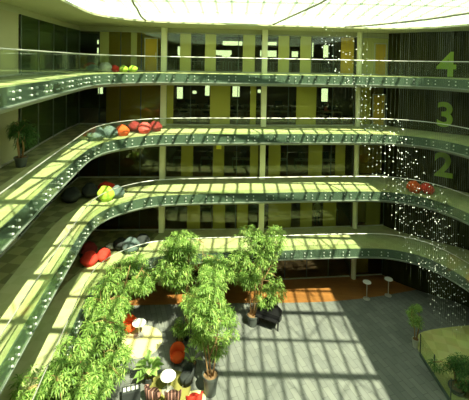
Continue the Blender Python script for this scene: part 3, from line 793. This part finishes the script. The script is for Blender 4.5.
# grand piano: curved lid outline on three legs
root = thing('grand_piano', 'black grand piano beside the lone potted tree', 'piano', (2.35, 21.15, 0), -0.45)
outl = smooth_path([(-0.72, -0.55), (-0.75, 0.1), (-0.7, 0.35), (-0.5, 0.8), (-0.15, 0.95), (0.15, 0.75), (0.3, 0.35), (0.6, 0.1), (0.74, -0.15), (0.74, -0.55)], 5)
bm = bmesh.new(); vs = [bm.verts.new((p.x, p.y, 0.62)) for p in outl]; f = bm.faces.new(vs)
ex = bmesh.ops.extrude_face_region(bm, geom=[f]); bmesh.ops.translate(bm, verts=[g for g in ex['geom'] if isinstance(g, bmesh.types.BMVert)], vec=(0, 0, .3)); obj('case', bm, 'black', root, bevel=0.01)
bm = bmesh.new(); vs = [bm.verts.new((p.x * 1.02, p.y * 1.02, 0.925)) for p in outl]; f = bm.faces.new(vs)
ex = bmesh.ops.extrude_face_region(bm, geom=[f]); bmesh.ops.translate(bm, verts=[g for g in ex['geom'] if isinstance(g, bmesh.types.BMVert)], vec=(0, 0, .03)); obj('lid', bm, 'black', root, bevel=0.008)
bm = bmesh.new(); box(bm, (0, -.63, .68), (1.3, .2, .06)); obj('keyboard_lid', bm, 'black', root)
for p in ((-.6, -.4), (.6, -.4), (-.2, .7)):
    bm = bmesh.new(); tube(bm, [(p[0], p[1], .62), (p[0], p[1], 0)], [.055, .035], 12); obj('leg', bm, 'black', root)
bm = bmesh.new(); box(bm, (0, 0, 0.07), (.17, .15, .14)); o = obj('white_box', bm, 'white', bevel=0.01, loc=(2.45, 21.5, 0.957)); tag(o, 'small white box on top of the black piano', 'box')

# ------------------------------------------------------------------ green platform at the right
plat = smooth_path([(10.15, 14), (10.05, 17), (10.02, 18.9), (10.15, 19.7), (10.6, 20.35), (11.3, 20.65), (12.2, 20.85), (13.8, 21.1), (16.5, 21.3)], 6)
o = sheet('floor', [[tuple(p) for p in plat] + [(16.5, 14)]], 0.003, 0.12, 'green_carpet'); tag(o, 'raised green chequered platform at the lower right', 'platform', kind='structure')
root = thing('glass_screen', 'low glass screen along the edge of the green platform', 'glass screen', (0, 0, 0))
pts = [Vector((9.98, 18.95)), Vector((9.98, 17.6)), Vector((10.0, 16.25)), Vector((10.1, 14.9))]
for a, b in zip(pts, pts[1:]):
    m = (a + b) / 2; d = b - a
    bm = bmesh.new(); box(bm, (0, 0, .58), (d.length - .03, .02, 1.1)); g = obj('glass_panel', bm, 'rail_glass', root, loc=(m.x - .03, m.y, 0)); g.rotation_euler[2] = math.atan2(d.y, d.x)
    bm = bmesh.new(); box(bm, (0, 0, .09), (d.length, .06, .16)); g = obj('shoe', bm, 'fascia', root, loc=(m.x - .03, m.y, 0)); g.rotation_euler[2] = math.atan2(d.y, d.x)
for p in pts:
    bm = bmesh.new(); box(bm, (p.x - .03, p.y, .58), (.035, .04, 1.15)); obj('post', bm, 'mullion', root)

# ------------------------------------------------------------------ hanging crystal strands
def crystal_mesh(seed):
    R = random.Random(seed); bm = bmesh.new()
    bmesh.ops.create_icosphere(bm, subdivisions=1, radius=1)
    for v in bm.verts: v.co = Vector((v.co.x * 0.028, v.co.y * 0.012, v.co.z * 0.034)) * R.uniform(.85, 1.15)
    me = bpy.data.meshes.new('crystal'); bm.to_mesh(me); bm.free(); me.materials.append(MT['crystal']); return me
CR = [crystal_mesh(i) for i in range(4)]
RC = random.Random(5)
wire_proto = None
def screen_ray(px, py):
    d = rt * (px - 234.5) + up * (-(py - 200) - 129.54) * 1.0 + fw * 370.06
    return d
STR = []
def strand(px, y0, y1, n, Y):
    """crystal heights between two sight lines at distance Y, as measured off the photograph"""
    X = Y * (px - 234.5 + 0.018 * ((y0 + y1) / 2 - 70)) / 370.0
    f = lambda y: CZ - (y - (61.5 + 0.0183 * (px - 234.5))) / 370.0 * Y
    STR.append((X, Y, f(y0), f(y1), n))
for i in range(14):
    px = 322 + i * 3.4; strand(px, 30 + i * 1.2, 52 + i * 6.5 + RC.uniform(-8, 8), 4 + i // 4, 20.5 - RC.uniform(0, 1.5))
for i in range(12):
    px = 362 + i * 4.0; strand(px, 62 + i * 7 + RC.uniform(-6, 6), 150 + i * 9 + RC.uniform(-14, 14), 12, 19.5 - RC.uniform(0, 1.2))
for i in range(26):
    px = 398 + i * 2.0; strand(px, 130 + i * 3.2 + RC.uniform(-15, 15), 225 + i * 4.6 + RC.uniform(-22, 22), 9, 18.5 - RC.uniform(0, 2.0))
for i in range(18):
    px = 434 + i * 2.1; strand(px, 205 + i * 2.5 + RC.uniform(-15, 20), 308 + i * 2.0 + RC.uniform(-22, 12), 9, 17.5 - RC.uniform(0, 1.8))
for (X, Y, zt, zb, n) in STR:
    top = roofz(X, Y) - 0.02
    root = thing('crystal_strand', 'thin wire strung with small glittering crystals, hanging in the spiral at the right', 'hanging ornament', (X, Y, top), 0, group='strands of the hanging crystal spiral')
    bm = bmesh.new(); tube(bm, [(0, 0, 0), (0, 0, zb - top)], 0.0025, 4); obj('wire', bm, 'wire', root)
    for j in range(n):
        z = zt + (zb - zt) * (j + RC.uniform(-.45, .45)) / n
        c = bpy.data.objects.new('crystal', CR[RC.randrange(4)]); COL.objects.link(c); c.parent = root
        c.location = (RC.uniform(-.02, .02), RC.uniform(-.02, .02), z - top); c.rotation_euler = (RC.uniform(-1, 1), RC.uniform(-1, 1), RC.uniform(0, 3))
        s = RC.uniform(.7, 1.3) * (1.25 if Y > 18.6 else 0.8); c.scale = (s, s, s)

# ------------------------------------------------------------------ office furniture behind the glass
def make_desk():
    r = thing('office_desk', 'x', 'desk', (0, 0, 0), 0)
    bm = bmesh.new(); box(bm, (0, 0, .73), (1.5, .75, .03)); obj('desktop', bm, 'desk', r)
    for sx in (-1, 1):
        for sy in (-1, 1):
            bm = bmesh.new(); box(bm, (sx * .7, sy * .33, .36), (.04, .04, .72)); obj('leg', bm, 'desk_leg', r)
    return r
def make_monitor():
    r = thing('monitor', 'x', 'monitor')
    bm = bmesh.new(); box(bm, (0, 0, .32), (.55, .04, .36)); obj('housing', bm, 'monitor', r, bevel=0.01)
    bm = bmesh.new(); box(bm, (0, .022, .32), (.5, .006, .31)); obj('screen', bm, 'screen', r)
    bm = bmesh.new(); cyl(bm, (0, 0, 0), .11, .015); box(bm, (0, 0, .09), (.05, .03, .17)); obj('stand', bm, 'monitor', r)
    return r
def make_chair():
    r = thing('office_chair', 'x', 'chair')
    bm = bmesh.new(); box(bm, (0, 0, .48), (.48, .46, .08)); obj('seat', bm, 'dark', r, bevel=0.03)
    bm = bmesh.new(); box(bm, (0, .24, .85), (.44, .06, .58), 0, -.1); obj('backrest', bm, 'dark', r, bevel=0.03)
    bm = bmesh.new(); cyl(bm, (0, 0, .08), .03, .38); obj('gas_lift', bm, 'desk_leg', r)
    for i in range(5):
        a = i * 1.257
        bm = bmesh.new(); tube(bm, [(0, 0, .1), (math.cos(a) * .28, math.sin(a) * .28, .05)], [.03, .02], 6); obj('leg', bm, 'desk_leg', r)
    return r
pd = pm = pc = None
RO = random.Random(3)
for k, xs in ((4, [-3.6, -1.7, 0.2, 3.3, 5.2, 7.0]), (3, [-3.9, -2.2, -0.2, 1.2, 3.3, 5.0, 7.2]), (2, [-3.6, -1.6, 0.6, 3.4, 5.3, 7.3]), (1, [-2.4, 3.6, 7.0])):
    for i, x in enumerate(xs):
        for row, yy in enumerate((27.4, 29.9)):
            if k < 3 and row: continue
            gx = x + RO.uniform(-.15, .15) + row * .4; z = LV[k] + 0.005
            if gx > 7.9: continue
            if pd is None: pd, pm, pc = make_desk(), make_monitor(), make_chair(); d, mo, c = pd, pm, pc
            else: d, mo, c = dup(pd, (0, 0, 0)), dup(pm, (0, 0, 0)), dup(pc, (0, 0, 0))
            d.location = (gx, yy, z); d['label'] = 'office desk in the room behind the glass of the %s floor' % words[k]; d['group'] = 'office desks on the %s floor' % words[k]
            mx_ = gx + RO.uniform(-.35, .35)
            mo.location = (mx_, yy, z + .745); mo.rotation_euler[2] = RO.uniform(-.3, .3); mo['label'] = 'black monitor on a desk behind the glass of the %s floor' % words[k]; mo['group'] = 'monitors on the %s floor' % words[k]
            c.location = (gx + RO.uniform(-.2, .2), yy + .75, z); c.rotation_euler[2] = RO.uniform(-.5, .5); c['label'] = 'dark swivel chair behind the glass of the %s floor' % words[k]; c['group'] = 'swivel chairs on the %s floor' % words[k]
# ceiling downlights seen through the top floor glass
dl = None
for i, (x, y) in enumerate([(-9.6, 26.2), (-4.1, 26.6), (-2.4, 26.6), (0.2, 26.6), (-6.2, 26.3), (3.9, 26.8), (6.2, 26.9)]):
    if dl is None:
        dl = thing('ceiling_light', 'small round downlight in the ceiling behind the top floor glass', 'ceiling light', (x, y, CEIL - 0.02), 0, 'top floor downlights')
        bm = bmesh.new(); lathe(bm, [(.07, 0), (.09, 0), (.09, .02), (.07, .02)], 16); obj('rim', bm, 'rail', dl)
        bm = bmesh.new(); cyl(bm, (0, 0, 0.005), .068, .012, seg=16); obj('lens', bm, 'lamp', dl)
    else: dup(dl, (x, y, CEIL - 0.02))
bm = bmesh.new(); box(bm, (0, 0, 0), (.34, .01, .34)); o = obj('notice', bm, 'note', loc=(-0.97, 25.09, 9.35)); tag(o, 'bright yellow square notice on the glass, third gallery from the top', 'notice')
bm = bmesh.new(); box(bm, (0, 0, 0), (.26, .01, .42)); o = obj('notice', bm, 'cream', loc=(5.05, 25.58, 5.75)); tag(o, 'pale rectangular notice on the glass beside the standing person', 'notice')

# ------------------------------------------------------------------ people behind the glass
def person(x, y, z, rz, lab, top, bottom, seated=False):
    root_name = 'person'
    J = {}
    if not seated:
        J = dict(pel=(0, 0, .95), wst=(0, 0, 1.1), chs=(0, 0, 1.35), nck=(0, 0, 1.48), nk2=(0, -.01, 1.56),
                 ls=(-.19, 0, 1.42), le=(-.25, .03, 1.14), lw=(-.22, -.08, .9), lh=(-.21, -.11, .82),
                 rs=(.19, 0, 1.42), re=(.25, .03, 1.14), rw=(.23, -.12, .92), rh=(.22, -.16, .85),
                 lp=(-.1, 0, .9), lk=(-.12, -.01, .5), la=(-.13, .02, .09), lt=(-.14, -.15, .035),
                 rp=(.1, 0, .9), rk=(.12, -.02, .5), ra=(.13, .0, .09), rtt=(.15, -.17, .035))
    else:
        J = dict(pel=(0, 0, .55), wst=(0, -.02, .7), chs=(0, -.06, .95), nck=(0, -.08, 1.08), nk2=(0, -.1, 1.16),
                 ls=(-.19, -.06, 1.02), le=(-.25, -.12, .76), lw=(-.2, -.36, .78), lh=(-.18, -.45, .79),
                 rs=(.19, -.06, 1.02), re=(.25, -.12, .76), rw=(.2, -.36, .78), rh=(.18, -.45, .79),
                 lp=(-.1, -.03, .55), lk=(-.12, -.45, .55), la=(-.12, -.42, .09), lt=(-.12, -.58, .035),
                 rp=(.1, -.03, .55), rk=(.12, -.45, .55), ra=(.12, -.42, .09), rtt=(.12, -.58, .035))
    rad = dict(pel=.15, wst=.13, chs=.15, nck=.07, nk2=.055, ls=.065, le=.045, lw=.03, lh=.035, rs=.065, re=.045, rw=.03, rh=.035,
               lp=.1, lk=.065, la=.045, lt=.035, rp=.1, rk=.065, ra=.045, rtt=.035)
    E_ = [('pel', 'wst'), ('wst', 'chs'), ('chs', 'nck'), ('nck', 'nk2'), ('chs', 'ls'), ('ls', 'le'), ('le', 'lw'), ('lw', 'lh'), ('chs', 'rs'), ('rs', 're'), ('re', 'rw'), ('rw', 'rh'),
          ('pel', 'lp'), ('lp', 'lk'), ('lk', 'la'), ('la', 'lt'), ('pel', 'rp'), ('rp', 'rk'), ('rk', 'ra'), ('ra', 'rtt')]
    # five fingers on each hand
    for sd in ('l', 'r'):
        h = Vector(J[sd + 'h']); w = Vector(J[sd + 'w']); d = (h - w).normalized(); sgn = -1 if sd == 'l' else 1
        sidev = Vector((0, -1, 0)) if not seated else Vector((-sgn, 0, 0))
        for fi, (o_, l_) in enumerate(((-.027, .065), (-.009, .078), (.009, .074), (.027, .058))):
            a = h + sidev * o_ + d * .03; b = a + d * l_ * .5; c = b + (d * .8 + Vector((-sgn * .3, 0, -.2))).normalized() * l_ * .5
            for q, (nmj, pp) in enumerate(((sd + 'f%da' % fi, a), (sd + 'f%db' % fi, b), (sd + 'f%dc' % fi, c))):
                J[nmj] = tuple(pp); rad[nmj] = .009
            E_ += [(sd + 'h', sd + 'f%da' % fi), (sd + 'f%da' % fi, sd + 'f%db' % fi), (sd + 'f%db' % fi, sd + 'f%dc' % fi)]
        a = h + sidev * .04; b = a + (d + sidev * .7).normalized() * .045
        J[sd + 'ta'] = tuple(a); J[sd + 'tb'] = tuple(b); rad[sd + 'ta'] = .011; rad[sd + 'tb'] = .009
        E_ += [(sd + 'h', sd + 'ta'), (sd + 'ta', sd + 'tb')]
    ks = list(J); me = bpy.data.meshes.new('person')
    me.from_pydata([J[q] for q in ks], [(ks.index(a), ks.index(b)) for a, b in E_], [])
    o = bpy.data.objects.new('tmp', me); COL.objects.link(o)
    md = o.modifiers.new('skin', 'SKIN'); md.use_smooth_shade = True
    lay = me.skin_vertices[0].data
    for i, q in enumerate(ks): lay[i].radius = (rad[q], rad[q]); lay[i].use_root = (q == 'pel')
    sb = o.modifiers.new('sub', 'SUBSURF'); sb.levels = 1; sb.render_levels = 1
    dg = bpy.context.evaluated_depsgraph_get(); dg.update()
    bme = bpy.data.meshes.new_from_object(o.evaluated_get(dg)); bpy.data.objects.remove(o)
    # head: shaped sphere with nose, brow and jaw, joined to the body mesh
    bm = bmesh.new(); bm.from_mesh(bme)
    nk = Vector(J['nk2']); hc = nk + Vector((0, -.01, .12))
    res_ = bmesh.ops.create_uvsphere(bm, u_segments=20, v_segments=14, radius=1)
    for v in res_['verts']:
        p = v.co.copy(); f = max(0, -p.y)
        w = .078 * (1 - .25 * max(0, -p.z))
        q = Vector((p.x * w, p.y * .098, p.z * .118))
        if f > .9 and abs(p.x) < .22 and -.3 < p.z < .1: q.y -= .018 * (1 - abs(p.z + .1) * 3)
        if f > .6 and abs(abs(p.x) - .4) < .2 and .0 < p.z < .25: q.y += .007
        v.co = q + hc
    for sx in (-1, 1):
        bmesh.ops.create_uvsphere(bm, u_segments=8, v_segments=6, radius=1, matrix=Matrix.Translation(hc + Vector((sx * .08, 0.01, 0))) @ Matrix.Diagonal((.012, .022, .032, 1)))
    bm.to_mesh(bme); bm.free()
    for m_ in (MT['skin'], MT[top], MT[bottom]): bme.materials.append(m_)
    hipz = J['pel'][2] + .02
    for p in bme.polygons:
        c = p.center; p.use_smooth = True
        hand = any((c - Vector(J[sd + 'w'])).length < .16 and abs(c.x) > .12 and (c - Vector(J[sd + 'h'])).length < .15 for sd in ('l', 'r'))
        if c.z > nk.z - .02 or hand: p.material_index = 0
        elif seated and c.z < .64: p.material_index = 2
        elif not seated and c.z < hipz and abs(c.x) < .2: p.material_index = 2
        else: p.material_index = 1
    o = bpy.data.objects.new('person', bme); COL.objects.link(o); o.location = (x, y, z); o.rotation_euler[2] = rz
    tag(o, lab, 'person')
    bm = bmesh.new(); r2 = bmesh.ops.create_uvsphere(bm, u_segments=18, v_segments=12, radius=1)
    for v in r2['verts']:
        p = v.co.copy(); v.co = Vector((p.x * .086, p.y * .104 + .014, p.z * .118 + .018)) + hc
    bmesh.ops.delete(bm, geom=[v for v in bm.verts if (v.co.y < hc.y - .035 and v.co.z < hc.z + .06) or v.co.z < hc.z - .06], context='VERTS')
    obj('hair', bm, 'hair', o, smooth=True)
person(6.1, 26.3, 3.61, 0.2, 'person in a pale shirt and dark trousers standing behind the first gallery glass', 'shirt', 'trousers')
person(7.1, 28.2, 10.81, 0.3, 'person in a coral shirt seated behind the third gallery glass', 'coralshirt', 'trousers', True)
